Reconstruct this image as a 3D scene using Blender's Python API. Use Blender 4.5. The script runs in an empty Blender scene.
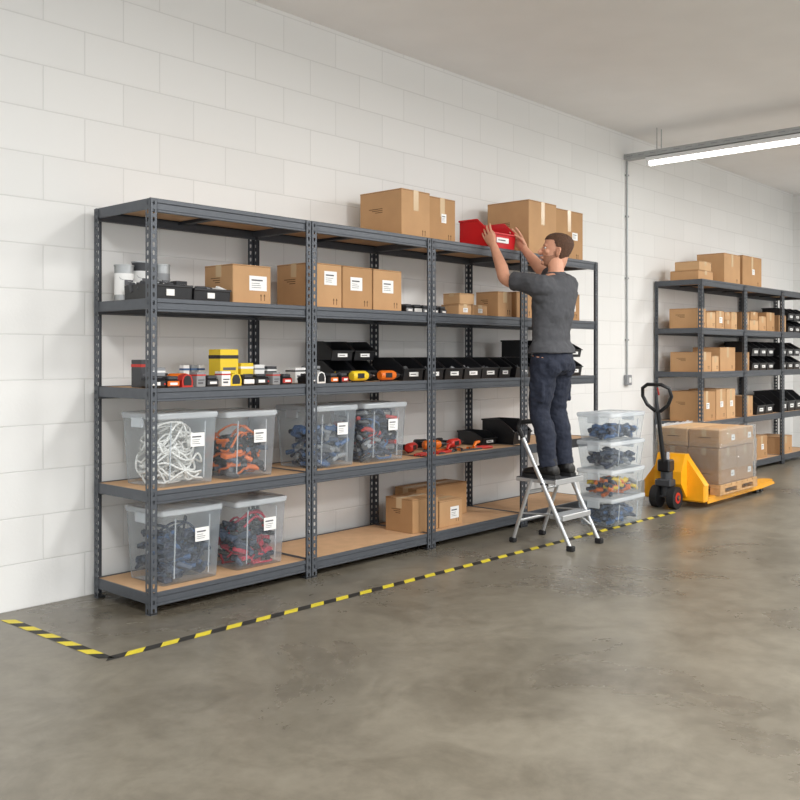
import bpy, bmesh, math, random
from mathutils import Vector, Matrix, Euler
random.seed(7)
R = random.Random(11)
scene = bpy.context.scene
scene.view_settings.view_transform = 'Standard'
scene.view_settings.look = 'None'
scene.view_settings.exposure = 0.0

# ------------------------------------------------------------------ materials
def lin(c):
    return tuple(((v/255)/12.92 if v/255 <= .04045 else ((v/255+.055)/1.055)**2.4) for v in c) + (1.0,)

def P(name, col, rough=.5, metal=0.0, noise=0.0, nscale=20, bump=0.0, bscale=80, spec=.5, emit=0, coat=0):
    m = bpy.data.materials.new(name); m.use_nodes = True
    nt = m.node_tree; b = nt.nodes['Principled BSDF']
    c = lin(col)
    b.inputs['Base Color'].default_value = c
    b.inputs['Roughness'].default_value = rough
    b.inputs['Metallic'].default_value = metal
    b.inputs['Specular IOR Level'].default_value = spec
    if emit:
        b.inputs['Emission Color'].default_value = c
        b.inputs['Emission Strength'].default_value = emit
    if coat: b.inputs['Coat Weight'].default_value = coat
    tc = None
    if noise or bump:
        tc = nt.nodes.new('ShaderNodeTexCoord')
    if noise:
        n = nt.nodes.new('ShaderNodeTexNoise'); n.inputs['Scale'].default_value = nscale
        n.inputs['Detail'].default_value = 5
        nt.links.new(tc.outputs['Object'], n.inputs['Vector'])
        r = nt.nodes.new('ShaderNodeValToRGB')
        r.color_ramp.elements[0].position = .3; r.color_ramp.elements[1].position = .7
        r.color_ramp.elements[0].color = tuple(v*(1-noise) for v in c[:3])+(1,)
        r.color_ramp.elements[1].color = tuple(min(1, v*(1+noise)) for v in c[:3])+(1,)
        nt.links.new(n.outputs['Fac'], r.inputs['Fac']); nt.links.new(r.outputs['Color'], b.inputs['Base Color'])
    if bump:
        n = nt.nodes.new('ShaderNodeTexNoise'); n.inputs['Scale'].default_value = bscale
        n.inputs['Detail'].default_value = 4
        nt.links.new(tc.outputs['Object'], n.inputs['Vector'])
        bp = nt.nodes.new('ShaderNodeBump'); bp.inputs['Strength'].default_value = bump
        bp.inputs['Distance'].default_value = .01
        nt.links.new(n.outputs['Fac'], bp.inputs['Height']); nt.links.new(bp.outputs['Normal'], b.inputs['Normal'])
    return m

def clear(name, col, alpha, rough=.15, bump=0, bscale=10, fres=.35):
    m = bpy.data.materials.new(name); m.use_nodes = True
    nt = m.node_tree; b = nt.nodes['Principled BSDF']; out = nt.nodes['Material Output']
    b.inputs['Base Color'].default_value = lin(col); b.inputs['Roughness'].default_value = rough
    t = nt.nodes.new('ShaderNodeBsdfTransparent'); mx = nt.nodes.new('ShaderNodeMixShader')
    t.inputs['Color'].default_value = lin((250, 252, 253))
    fr = nt.nodes.new('ShaderNodeLayerWeight'); fr.inputs['Blend'].default_value = .25
    ma = nt.nodes.new('ShaderNodeMath'); ma.operation = 'MULTIPLY_ADD'
    ma.inputs[1].default_value = fres; ma.inputs[2].default_value = alpha; ma.use_clamp = True
    nt.links.new(fr.outputs['Fresnel'], ma.inputs[0])
    nt.links.new(ma.outputs[0], mx.inputs[0]); nt.links.new(t.outputs[0], mx.inputs[1])
    nt.links.new(b.outputs[0], mx.inputs[2]); nt.links.new(mx.outputs[0], out.inputs[0])
    if bump:
        tc = nt.nodes.new('ShaderNodeTexCoord')
        n = nt.nodes.new('ShaderNodeTexNoise'); n.inputs['Scale'].default_value = bscale
        n.inputs['Distortion'].default_value = 2.0
        mp = nt.nodes.new('ShaderNodeMapping'); mp.inputs['Scale'].default_value = (1, 1, 3)
        nt.links.new(tc.outputs['Object'], mp.inputs['Vector']); nt.links.new(mp.outputs[0], n.inputs['Vector'])
        bp = nt.nodes.new('ShaderNodeBump'); bp.inputs['Strength'].default_value = bump
        bp.inputs['Distance'].default_value = .02
        nt.links.new(n.outputs['Fac'], bp.inputs['Height']); nt.links.new(bp.outputs['Normal'], b.inputs['Normal'])
    return m

M = dict(
 steel=P('steel_grey_paint', (84, 88, 94), .42, .35, .06, 30),
 steeld=P('steel_dark_edge', (54, 58, 63), .5, .3),
 mdf=P('mdf_board', (200, 162, 124), .7, 0, .08, 12),
 card=P('cardboard_a', (188, 148, 106), .8, 0, .05, 8, .05, 60),
 card2=P('cardboard_b', (176, 136, 94), .8, 0, .05, 8, .05, 60),
 card3=P('cardboard_c', (200, 162, 120), .8, 0, .05, 8, .05, 60),
 seam=P('cardboard_seam', (96, 72, 48), .9),
 tape=P('packing_tape', (205, 178, 140), .25),
 white=P('label_white', (238, 238, 236), .5),
 ink=P('label_ink', (90, 90, 94), .6),
 black=P('black_plastic', (28, 29, 32), .38, 0, .1, 30),
 blackm=P('black_rubber', (22, 22, 24), .7),
 dgrey=P('dark_grey_plastic', (60, 62, 66), .5),
 grey=P('grey_plastic', (140, 143, 146), .5),
 red=P('red_plastic', (205, 26, 36), .32),
 redtool=P('red_tool_plastic', (190, 44, 34), .4),
 orange=P('orange_tool', (222, 110, 26), .4),
 yellow=P('yellow_carton', (232, 200, 40), .45),
 jack=P('jack_yellow_paint', (242, 168, 24), .35, 0, .04, 10, coat=.3),
 wood=P('pallet_wood', (186, 148, 104), .75, 0, .15, 15, .2, 50),
 alu=P('aluminium', (200, 202, 204), .32, .7),
 chrome=P('chrome', (200, 200, 205), .15, 1.0),
 navy=P('navy_parts', (28, 40, 64), .5, 0, .3, 20),
 blue=P('blue_parts', (62, 96, 140), .5, 0, .25, 20),
 slate=P('slate_parts', (66, 80, 102), .5, 0, .25, 20),
 ivory=P('white_tubing', (240, 239, 235), .4),
 crimson=P('crimson_parts', (180, 22, 56), .5),
 clear=clear('clear_plastic', (226, 234, 240), .105, .12),
 rim=clear('clear_plastic_rim', (232, 238, 243), .40, .2),
 wrap=clear('stretch_wrap', (235, 235, 235), .06, .05, 1.0, 9, .4),
 skin=P('skin', (208, 152, 124), .5, 0, .05, 25, .05, 200),
 hair=P('brown_hair', (84, 56, 38), .7, 0, .3, 120, .6, 300),
 beard=P('beard_stubble', (158, 112, 88), .7, 0, .15, 200),
 shirt=P('tshirt_charcoal', (72, 73, 77), .85, 0, .08, 25, .35, 28),
 jeans=P('navy_work_trousers', (30, 36, 52), .85, 0, .15, 30, .4, 22),
 shoe=P('black_leather', (24, 23, 23), .45),
 eye=P('eye_white', (230, 228, 222), .2),
 iris=P('eye_dark', (40, 30, 24), .2),
 lip=P('lips', (170, 100, 88), .5),
 htyel=P('tape_yellow', (212, 194, 52), .5, 0, .08, 30),
 htblk=P('tape_black', (38, 37, 35), .55),
 galv=P('galvanised', (170, 173, 174), .45, .5, .06, 40),
 lamp=P('lit_tube', (255, 253, 246), .4, emit=5),
 fixt=P('fixture_white', (225, 226, 226), .4),
)

# ------------------------------------------------------------------ mesh builder
class MB:
    def __init__(s):
        s.v = []; s.f = []; s.m = []; s.s = []; s.mats = []
    def mi(s, k):
        if k not in s.mats: s.mats.append(k)
        return s.mats.index(k)
    def add(s, vs, fs, k, smooth=False, mat=None):
        o = len(s.v); i = s.mi(k)
        for p in vs:
            p = Vector(p)
            if mat is not None: p = mat @ p
            s.v.append(tuple(p))
        for f in fs:
            s.f.append([o+q for q in f]); s.m.append(i); s.s.append(smooth)
    def box(s, x0, x1, y0, y1, z0, z1, k, mat=None):
        vs = [(x, y, z) for x in (x0, x1) for y in (y0, y1) for z in (z0, z1)]
        fs = [(0, 1, 3, 2), (4, 6, 7, 5), (0, 4, 5, 1), (2, 3, 7, 6), (0, 2, 6, 4), (1, 5, 7, 3)]
        s.add(vs, fs, k, mat=mat)
    def cbox(s, x0, x1, y0, y1, z0, z1, k, c=.004, mat=None):
        lo = (x0, y0, z0); hi = (x1, y1, z1)
        c = min(c, (x1-x0)*.45, (y1-y0)*.45, (z1-z0)*.45)
        vs = []; idx = {}
        for sx in (0, 1):
            for sy in (0, 1):
                for sz in (0, 1):
                    sg = (sx, sy, sz)
                    for a in range(3):
                        p = [(hi[q] if sg[q] else lo[q]) + (0 if q == a else (-c if sg[q] else c)) for q in range(3)]
                        idx[(sg, a)] = len(vs); vs.append(p)
        fs = []
        def sgn(a, sa, b, sb, d, sd):
            t = [0, 0, 0]; t[a] = sa; t[b] = sb; t[d] = sd; return tuple(t)
        for a in range(3):
            b, d = (a+1) % 3, (a+2) % 3
            for sa in (0, 1):
                fs.append([idx[(sgn(a, sa, b, i, d, j), a)] for i, j in ((0, 0), (1, 0), (1, 1), (0, 1))])
            for sa in (0, 1):
                for sb in (0, 1):
                    c1 = sgn(a, sa, b, sb, d, 0); c2 = sgn(a, sa, b, sb, d, 1)
                    fs.append([idx[(c1, a)], idx[(c2, a)], idx[(c2, b)], idx[(c1, b)]])
        for sx in (0, 1):
            for sy in (0, 1):
                for sz in (0, 1):
                    fs.append([idx[((sx, sy, sz), a)] for a in range(3)])
        s.add(vs, fs, k, mat=mat)
    def prism(s, poly, axis, a0, a1, k, mat=None, smooth=False):
        n = len(poly)
        def mk(a, p):
            return {'x': (a, p[0], p[1]), 'y': (p[0], a, p[1]), 'z': (p[0], p[1], a)}[axis]
        vs = [mk(a0, p) for p in poly]+[mk(a1, p) for p in poly]
        fs = [list(range(n)), list(range(n, 2*n))]
        for i in range(n):
            j = (i+1) % n; fs.append([i, j, n+j, n+i])
        s.add(vs, fs, k, smooth, mat)
    def tube(s, pts, rad, n=10, k='steel', flat=1.0, ref=None, cap=True, mat=None, closed=False):
        pts = [Vector(p) for p in pts]
        if not isinstance(rad, (list, tuple)): rad = [rad]*len(pts)
        N = len(pts); vs = []; u = None
        for i, p in enumerate(pts):
            if closed: t = pts[(i+1) % N]-pts[i-1]
            else: t = (pts[min(i+1, N-1)]-pts[max(i-1, 0)])
            t.normalize()
            if ref is not None: u = Vector(ref)
            elif u is None: u = Vector((0, 0, 1)) if abs(t.z) < .9 else Vector((1, 0, 0))
            u = (u-t*u.dot(t)).normalized(); w = t.cross(u)
            for j in range(n):
                a = 2*math.pi*j/n
                vs.append(p+u*math.cos(a)*rad[i]+w*math.sin(a)*rad[i]*flat)
        fs = []
        for i in range(N if closed else N-1):
            i2 = (i+1) % N
            for j in range(n):
                k2 = (j+1) % n
                fs.append([i*n+j, i*n+k2, i2*n+k2, i2*n+j])
        s.add(vs, fs, k, True, mat)
        if cap and not closed:
            s.add(vs[:n], [list(range(n))], k, False, mat); s.add(vs[-n:], [list(range(n))], k, False, mat)
    def cyl(s, p0, p1, r, k, n=16, r1=None, mat=None):
        s.tube([p0, p1], [r, r if r1 is None else r1], n, k, mat=mat)
    def rings(s, rs, k, n=28, cap=True, mat=None, pred=None):
        vs = []
        for c, u, w in rs:
            c, u, w = Vector(c), Vector(u), Vector(w)
            for j in range(n):
                a = 2*math.pi*j/n; vs.append(c+u*math.cos(a)+w*math.sin(a))
        fs = []
        for i in range(len(rs)-1):
            for j in range(n):
                k2 = (j+1) % n; f = [i*n+j, i*n+k2, (i+1)*n+k2, (i+1)*n+j]
                if pred is None or pred(sum((vs[q] for q in f), Vector())/4): fs.append(f)
        if cap:
            fs.append(list(range(n))); fs.append([(len(rs)-1)*n+j for j in range(n)])
        s.add(vs, fs, k, True, mat)
    def ell(s, c, r, k, mat=None, n=16, m=10):
        rs = []
        for i in range(m+1):
            t = math.pi*(.02+.96*i/m)
            rs.append(((c[0], c[1], c[2]-r[2]*math.cos(t)), (r[0]*math.sin(t), 0, 0), (0, r[1]*math.sin(t), 0)))
        s.rings(rs, k, n, mat=mat)
    def build(s, name, loc=(0, 0, 0), rz=0, parent=None, recalc=True, data_only=False):
        me = bpy.data.meshes.new(name)
        me.from_pydata(s.v, [], s.f)
        for k in s.mats: me.materials.append(M[k])
        me.polygons.foreach_set('material_index', s.m); me.polygons.foreach_set('use_smooth', s.s)
        if recalc:
            bm = bmesh.new(); bm.from_mesh(me)
            bmesh.ops.recalc_face_normals(bm, faces=bm.faces); bm.to_mesh(me); bm.free()
        me.update()
        if data_only: return me
        return obj(name, me, loc, rz, parent)

def obj(name, me, loc=(0, 0, 0), rz=0, parent=None):
    o = bpy.data.objects.new(name, me); scene.collection.objects.link(o)
    o.location = loc; o.rotation_euler = (0, 0, rz)
    if parent is not None: o.parent = parent
    return o
def empty(name, loc=(0, 0, 0)):
    o = bpy.data.objects.new(name, None); scene.collection.objects.link(o); o.location = loc; o.empty_display_size = .1
    return o

# ------------------------------------------------------------------ room
WY = 4.45; FX = 12.72; CH = 3.40; X0 = -4.0; Y0 = -6.0
def quad(name, vs, k):
    mb = MB(); mb.add(vs, [(0, 1, 2, 3)], k); return mb.build(name, recalc=False)

def wall_mat(name, axis, col, mort):
    m = bpy.data.materials.new(name); m.use_nodes = True; nt = m.node_tree; b = nt.nodes['Principled BSDF']
    tc = nt.nodes.new('ShaderNodeTexCoord'); sp = nt.nodes.new('ShaderNodeSeparateXYZ'); cb = nt.nodes.new('ShaderNodeCombineXYZ')
    nt.links.new(tc.outputs['Object'], sp.inputs[0])
    nt.links.new(sp.outputs[axis], cb.inputs['X']); nt.links.new(sp.outputs['Z'], cb.inputs['Y'])
    br = nt.nodes.new('ShaderNodeTexBrick')
    br.inputs['Scale'].default_value = 1; br.inputs['Brick Width'].default_value = .45; br.inputs['Row Height'].default_value = .225
    br.inputs['Mortar Size'].default_value = .0045; br.inputs['Mortar Smooth'].default_value = .7
    br.inputs['Color1'].default_value = lin(col); br.inputs['Color2'].default_value = lin(tuple(c-4 for c in col)); br.inputs['Mortar'].default_value = lin(mort)
    nt.links.new(cb.outputs[0], br.inputs['Vector']); nt.links.new(br.outputs['Color'], b.inputs['Base Color'])
    n = nt.nodes.new('ShaderNodeTexNoise'); n.inputs['Scale'].default_value = 60; n.inputs['Detail'].default_value = 6; nt.links.new(tc.outputs['Object'], n.inputs['Vector'])
    mx = nt.nodes.new('ShaderNodeMath'); mx.operation = 'MULTIPLY_ADD'; mx.inputs[1].default_value = .3
    inv = nt.nodes.new('ShaderNodeMath'); inv.operation = 'SUBTRACT'; inv.inputs[0].default_value = 1
    nt.links.new(br.outputs['Fac'], inv.inputs[1]); nt.links.new(n.outputs['Fac'], mx.inputs[0]); nt.links.new(inv.outputs[0], mx.inputs[2])
    bp = nt.nodes.new('ShaderNodeBump'); bp.inputs['Strength'].default_value = .35; bp.inputs['Distance'].default_value = .006
    nt.links.new(mx.outputs[0], bp.inputs['Height']); nt.links.new(bp.outputs[0], b.inputs['Normal'])
    b.inputs['Roughness'].default_value = .7
    return m
M['wall'] = wall_mat('painted_blockwork', 'X', (235, 235, 233), (219, 219, 217))
M['wall2'] = wall_mat('painted_blockwork_end', 'Y', (226, 226, 224), (210, 210, 208))
M['ceil'] = P('ceiling_paint', (240, 240, 240), .8, 0, .02, 3)

def floor_mat():
    m = bpy.data.materials.new('polished_concrete'); m.use_nodes = True; nt = m.node_tree; b = nt.nodes['Principled BSDF']
    L = nt.links.new
    tc = nt.nodes.new('ShaderNodeTexCoord')
    def noise(sc, det, ro, dist=0):
        n = nt.nodes.new('ShaderNodeTexNoise'); n.inputs['Scale'].default_value = sc; n.inputs['Detail'].default_value = det
        n.inputs['Roughness'].default_value = ro; n.inputs['Distortion'].default_value = dist; L(tc.outputs['Object'], n.inputs['Vector']); return n
    n1 = noise(.9, 8, .65, .4); n2 = noise(16, 8, .6); n3 = noise(3.2, 9, .7, 1.0)
    ad = nt.nodes.new('ShaderNodeMath'); ad.operation = 'MULTIPLY_ADD'; ad.inputs[1].default_value = .35
    L(n2.outputs['Fac'], ad.inputs[0]); L(n1.outputs['Fac'], ad.inputs[2])
    r = nt.nodes.new('ShaderNodeValToRGB'); e = r.color_ramp.elements
    e[0].position = .50; e[0].color = lin((98, 92, 81)); e[1].position = .86; e[1].color = lin((128, 122, 109))
    L(ad.outputs[0], r.inputs['Fac'])
    r2 = nt.nodes.new('ShaderNodeValToRGB'); e = r2.color_ramp.elements
    e[0].position = .36; e[0].color = (.74, .73, .71, 1); e[1].position = .56; e[1].color = (1, 1, 1, 1)
    L(n3.outputs['Fac'], r2.inputs['Fac'])
    mx = nt.nodes.new('ShaderNodeMix'); mx.data_type = 'RGBA'; mx.blend_type = 'MULTIPLY'; mx.inputs[0].default_value = .85
    L(r.outputs['Color'], mx.inputs[6]); L(r2.outputs['Color'], mx.inputs[7])
    br = nt.nodes.new('ShaderNodeTexBrick'); br.offset = 0; br.inputs['Scale'].default_value = 1; br.inputs['Brick Width'].default_value = 9.0; br.inputs['Row Height'].default_value = 5.6
    br.inputs['Mortar Size'].default_value = .004; br.inputs['Color1'].default_value = (1, 1, 1, 1); br.inputs['Color2'].default_value = (1, 1, 1, 1); br.inputs['Mortar'].default_value = (.6, .6, .6, 1)
    mp = nt.nodes.new('ShaderNodeMapping'); mp.inputs['Location'].default_value = (-9.3, .5, 0); L(tc.outputs['Object'], mp.inputs['Vector']); L(mp.outputs[0], br.inputs['Vector'])
    m2 = nt.nodes.new('ShaderNodeMix'); m2.data_type = 'RGBA'; m2.blend_type = 'MULTIPLY'; m2.inputs[0].default_value = 1
    L(mx.outputs[2], m2.inputs[6]); L(br.outputs['Color'], m2.inputs[7]); L(m2.outputs[2], b.inputs['Base Color'])
    rr = nt.nodes.new('ShaderNodeMapRange'); rr.inputs['To Min'].default_value = .18; rr.inputs['To Max'].default_value = .40
    L(n1.outputs['Fac'], rr.inputs['Value']); L(rr.outputs[0], b.inputs['Roughness'])
    bp = nt.nodes.new('ShaderNodeBump'); bp.inputs['Strength'].default_value = .05; L(n2.outputs['Fac'], bp.inputs['Height'])
    L(bp.outputs[0], b.inputs['Normal'])
    return m
M['floor'] = floor_mat()
quad('floor', [(X0, Y0, 0), (FX, Y0, 0), (FX, WY, 0), (X0, WY, 0)], 'floor')
quad('ceiling', [(X0, Y0, CH), (X0, WY, CH), (FX, WY, CH), (FX, Y0, CH)], 'ceil')
quad('wall_back', [(X0, WY, 0), (FX, WY, 0), (FX, WY, CH), (X0, WY, CH)], 'wall')
quad('wall_right', [(FX, WY, 0), (FX, Y0, 0), (FX, Y0, CH), (FX, WY, CH)], 'wall2')

# floor marking tape
mb = MB()
def stripes(p0, p1, w):
    p0, p1 = Vector(p0), Vector(p1); d = (p1-p0); L = d.length; d.normalize(); n = Vector((-d.y, d.x, 0))
    st = .085; sh = w*.9; k = int(L/st)
    for i in range(k):
        a = p0+d*(i*st); b = p0+d*((i+1)*st)
        vs = [a, b, b+n*w+d*sh, a+n*w+d*sh]
        mb.add([(v.x, v.y, .0012) for v in vs], [(0, 1, 2, 3)], 'htyel' if i % 2 else 'htblk')
stripes((2.0, 3.43, 0), (6.98, 3.33, 0), .05)
stripes((2.05, 3.44, 0), (2.03, 4.33, 0), .05)
mb.build('floor_marking_tape')

# ------------------------------------------------------------------ shelving unit
LV = [.10, .59, 1.085, 1.52, 2.0]
def holes_strip(mb, o, ud, width, H, k):
    o = Vector(o); ud = Vector(ud); cell = .04; n = int(H/cell)
    for i in range(n):
        z0 = i*cell; z1 = z0+cell; zc = (z0+z1)/2; w = width; uc = w/2
        outer = [(0, z0), (uc, z0), (w, z0), (w, zc), (w, z1), (uc, z1), (0, z1), (0, zc)]
        hx, hz = .0062, .011
        inner = [(uc-hx*.7, zc-hz), (uc, zc-hz*1.1), (uc+hx*.7, zc-hz), (uc+hx, zc), (uc+hx, zc+hz*.7), (uc, zc+hz), (uc-hx, zc+hz*.7), (uc-hx, zc)]
        vs = [o+ud*a+Vector((0, 0, b)) for a, b in outer+inner]
        fs = [[j, (j+1) % 8, 8+(j+1) % 8, 8+j] for j in range(8)]
        mb.add(vs, fs, k)
def unit_mesh(W, D, H=2.0):
    mb = MB(); fw = .04; g = .001
    for (x, sx) in ((g, 1), (W-g, -1)):
        for (y, sy) in ((0, 1), (D, -1)):
            holes_strip(mb, (x, y, 0), (sx, 0, 0), fw, H, 'steel')
            holes_strip(mb, (x, y, 0), (0, sy, 0), fw, H, 'steel')
            mb.box(min(x, x+sx*.003), max(x, x+sx*.003), min(y, y+sy*.003), max(y, y+sy*.003), 0, H, 'steeld')
            mb.box(min(x+sx*fw, x+sx*(fw-.002)), max(x+sx*fw, x+sx*(fw-.002)), min(y, y+sy*.006), max(y, y+sy*.006), 0, H, 'steeld')
            mb.cbox(min(x-sx*.0, x+sx*.042), max(x, x+sx*.042), min(y-sy*.002, y+sy*.042), max(y-sy*.002, y+sy*.042), 0, .012, 'blackm')
    for L in LV:
        for (y, sy) in ((.004, 1), (D-.004, -1)):
            a = lambda q0, q1: (min(y+sy*q0, y+sy*q1), max(y+sy*q0, y+sy*q1))
            y0, y1 = a(0, .012); mb.cbox(.004, W-.004, y0, y1, L-.018, L+.004, 'steel', .002)
            y0, y1 = a(.004, .014); mb.cbox(.004, W-.004, y0, y1, L-.05, L-.018, 'steel', .002)
            y0, y1 = a(.001, .02); mb.cbox(.004, W-.004, y0, y1, L-.062, L-.05, 'steel', .002)
            y0, y1 = a(.006, .034); mb.box(.01, W-.01, y0, y1, L-.020, L-.014, 'steeld')
        for (x, sx) in ((.004, 1), (W-.004, -1)):
            x0, x1 = min(x, x+sx*.012), max(x, x+sx*.012)
            mb.cbox(x0, x1, .008, D-.008, L-.05, L+.002, 'steel', .002)
        mb.box(W/2-.02, W/2+.02, .01, D-.01, L-.03, L-.0135, 'steeld')
        mb.cbox(.017, W-.017, .016, D-.016, L-.013, L, 'mdf', .001)
    return mb.build('shelving_unit_mesh', data_only=True)
RX0, RW, RY, RD = 2.490, 1.042, 3.87, .515
um = unit_mesh(RW, RD)
for i in range(4): obj('shelving_unit', um, (RX0+i*RW, RY, 0))
R2X, R2W, R2Y = 8.74, 1.09, 3.93
um2 = unit_mesh(R2W, .50)
for i in range(3): obj('shelving_unit', um2, (R2X+i*R2W, R2Y, 0))

# ------------------------------------------------------------------ generic props
def label_on(mb, cx, y, cz, w, h):
    mb.box(cx-w/2, cx+w/2, y-.0012, y, cz-h/2, cz+h/2, 'white')
    mb.box(cx-w*.38, cx+w*.26, y-.002, y-.001, cz+h*.16, cz+h*.26, 'ink')
    for q in (-.02, -.16, -.30):
        mb.box(cx-w*.38, cx+w*(.05+.2*R.random()), y-.002, y-.001, cz+h*q, cz+h*q+h*.03, 'ink')

def carton(x0, x1, y0, d, z, h, k='card', lab=None, seam='y', rz=0, mark=True, name='cardboard_box'):
    mb = MB(); w = x1-x0; a, b = w/2, d/2
    mb.cbox(-a, a, -b, b, 0, h-.003, k, .003)
    if seam == 'y':
        mb.cbox(-a, -.0015, -b, b, h-.004, h, k, .001); mb.cbox(.0015, a, -b, b, h-.004, h, k, .001)
        tw = min(.024, w*.14); dn = h*.42
        mb.box(-tw, tw, -b-.0008, b+.0008, h-.001, h+.0008, 'tape')
        for s in (-1, 1):
            mb.box(-tw, tw, min(s*b, s*(b+.0009)), max(s*b, s*(b+.0009)), h-dn, h+.0008, 'tape')
    else:
        mb.cbox(-a, a, -b, -.0015, h-.004, h, k, .001); mb.cbox(-a, a, .0015, b, h-.004, h, k, .001)
        tw = min(.024, d*.14); dn = h*.3
        mb.box(-a-.0008, a+.0008, -tw, tw, h-.001, h+.0008, 'tape')
        for s in (-1, 1):
            mb.box(min(s*a, s*(a+.0009)), max(s*a, s*(a+.0009)), -tw, tw, h-dn, h+.0008, 'tape')
    mb.box(-a+.002, a-.002, -b-.0006, -b, h-.0075, h-.0060, 'seam')
    mb.box(-a-.0006, -a, -b+.002, b-.002, h-.0075, h-.0060, 'seam')
    if mark and h > .12:
        mx = a*.62
        for s in (0, 1):
            cx = mx+s*.024-.02
            mb.box(cx-.002, cx+.002, -b-.0008, -b, .025, .05, 'seam')
            mb.prism([(cx-.007, .05), (cx+.007, .05), (cx, .062)], 'y', -b-.0008, -b, 'seam')
        for s in (0, 1, 2):
            mb.box(-a-.0008, -a, -b*.1, b*(.25+.15*s), h*.55+s*.012, h*.55+s*.012+.004, 'seam')
    if lab:
        label_on(mb, lab[0]*w, -b-.001, lab[1]*h, lab[2], lab[3])
    return mb.build(name, ((x0+x1)/2, y0+b, z), rz)

def bin_(x0, x1, y0, d, z, h, k='black', rz=0, stuff=None, name='parts_bin', lab=True):
    mb = MB(); w = x1-x0; a = w/2; t = .004
    fr = [(0, 0), (-.012, h*.48), (-.004, h*.56), (d*.34, h*.96), (d*.40, h), (d, h), (d, 0)]
    for s in (-1, 1):
        mb.prism(fr, 'x', s*a-(t if s > 0 else 0), s*a+(0 if s > 0 else t), k)
        e0, e1 = (a-.001, a+.006) if s > 0 else (-a-.006, -a+.001)
        mb.box(e0, e1, d*.38, d+.003, h-.012, h, k)
        mb.prism([(-.014, h*.50), (-.006, h*.58), (d*.36, h), (d*.38, h-.012), (.0, h*.47)], 'x', e0, e1, k)
    mb.prism([(0, 0), (-.012, h*.48), (-.008, h*.48), (t, 0)], 'x', -a, a, k)
    mb.cbox(-a-.006, a+.006, -.022, -.004, h*.46, h*.52, k, .002)
    mb.box(-a, a, d-t, d, 0, h, k); mb.box(-a, a, 0, d, 0, t, k)
    mb.cbox(-a-.006, a+.006, d-.002, d+.008, h-.012, h, k, .002)
    if lab:
        mb.box(-a*.45, a*.45, -.0135, -.0085, h*.18, h*.36, 'white'); mb.box(-a*.35, a*.2, -.0142, -.0130, h*.25, h*.29, 'ink')
    if stuff:
        for i in range(26):
            c = Vector((R.uniform(-a*.75, a*.75), R.uniform(d*.1, d*.85), R.uniform(.02, h*.5)))
            mt = Matrix.Translation(c) @ Euler((R.random()*3, R.random()*3, R.random()*3)).to_matrix().to_4x4()
            mb.cbox(-.02, .02, -.012, .012, -.01, .01, R.choice(stuff), .003, mat=mt)
    return mb.build(name, ((x0+x1)/2, y0, z), rz)

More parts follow.
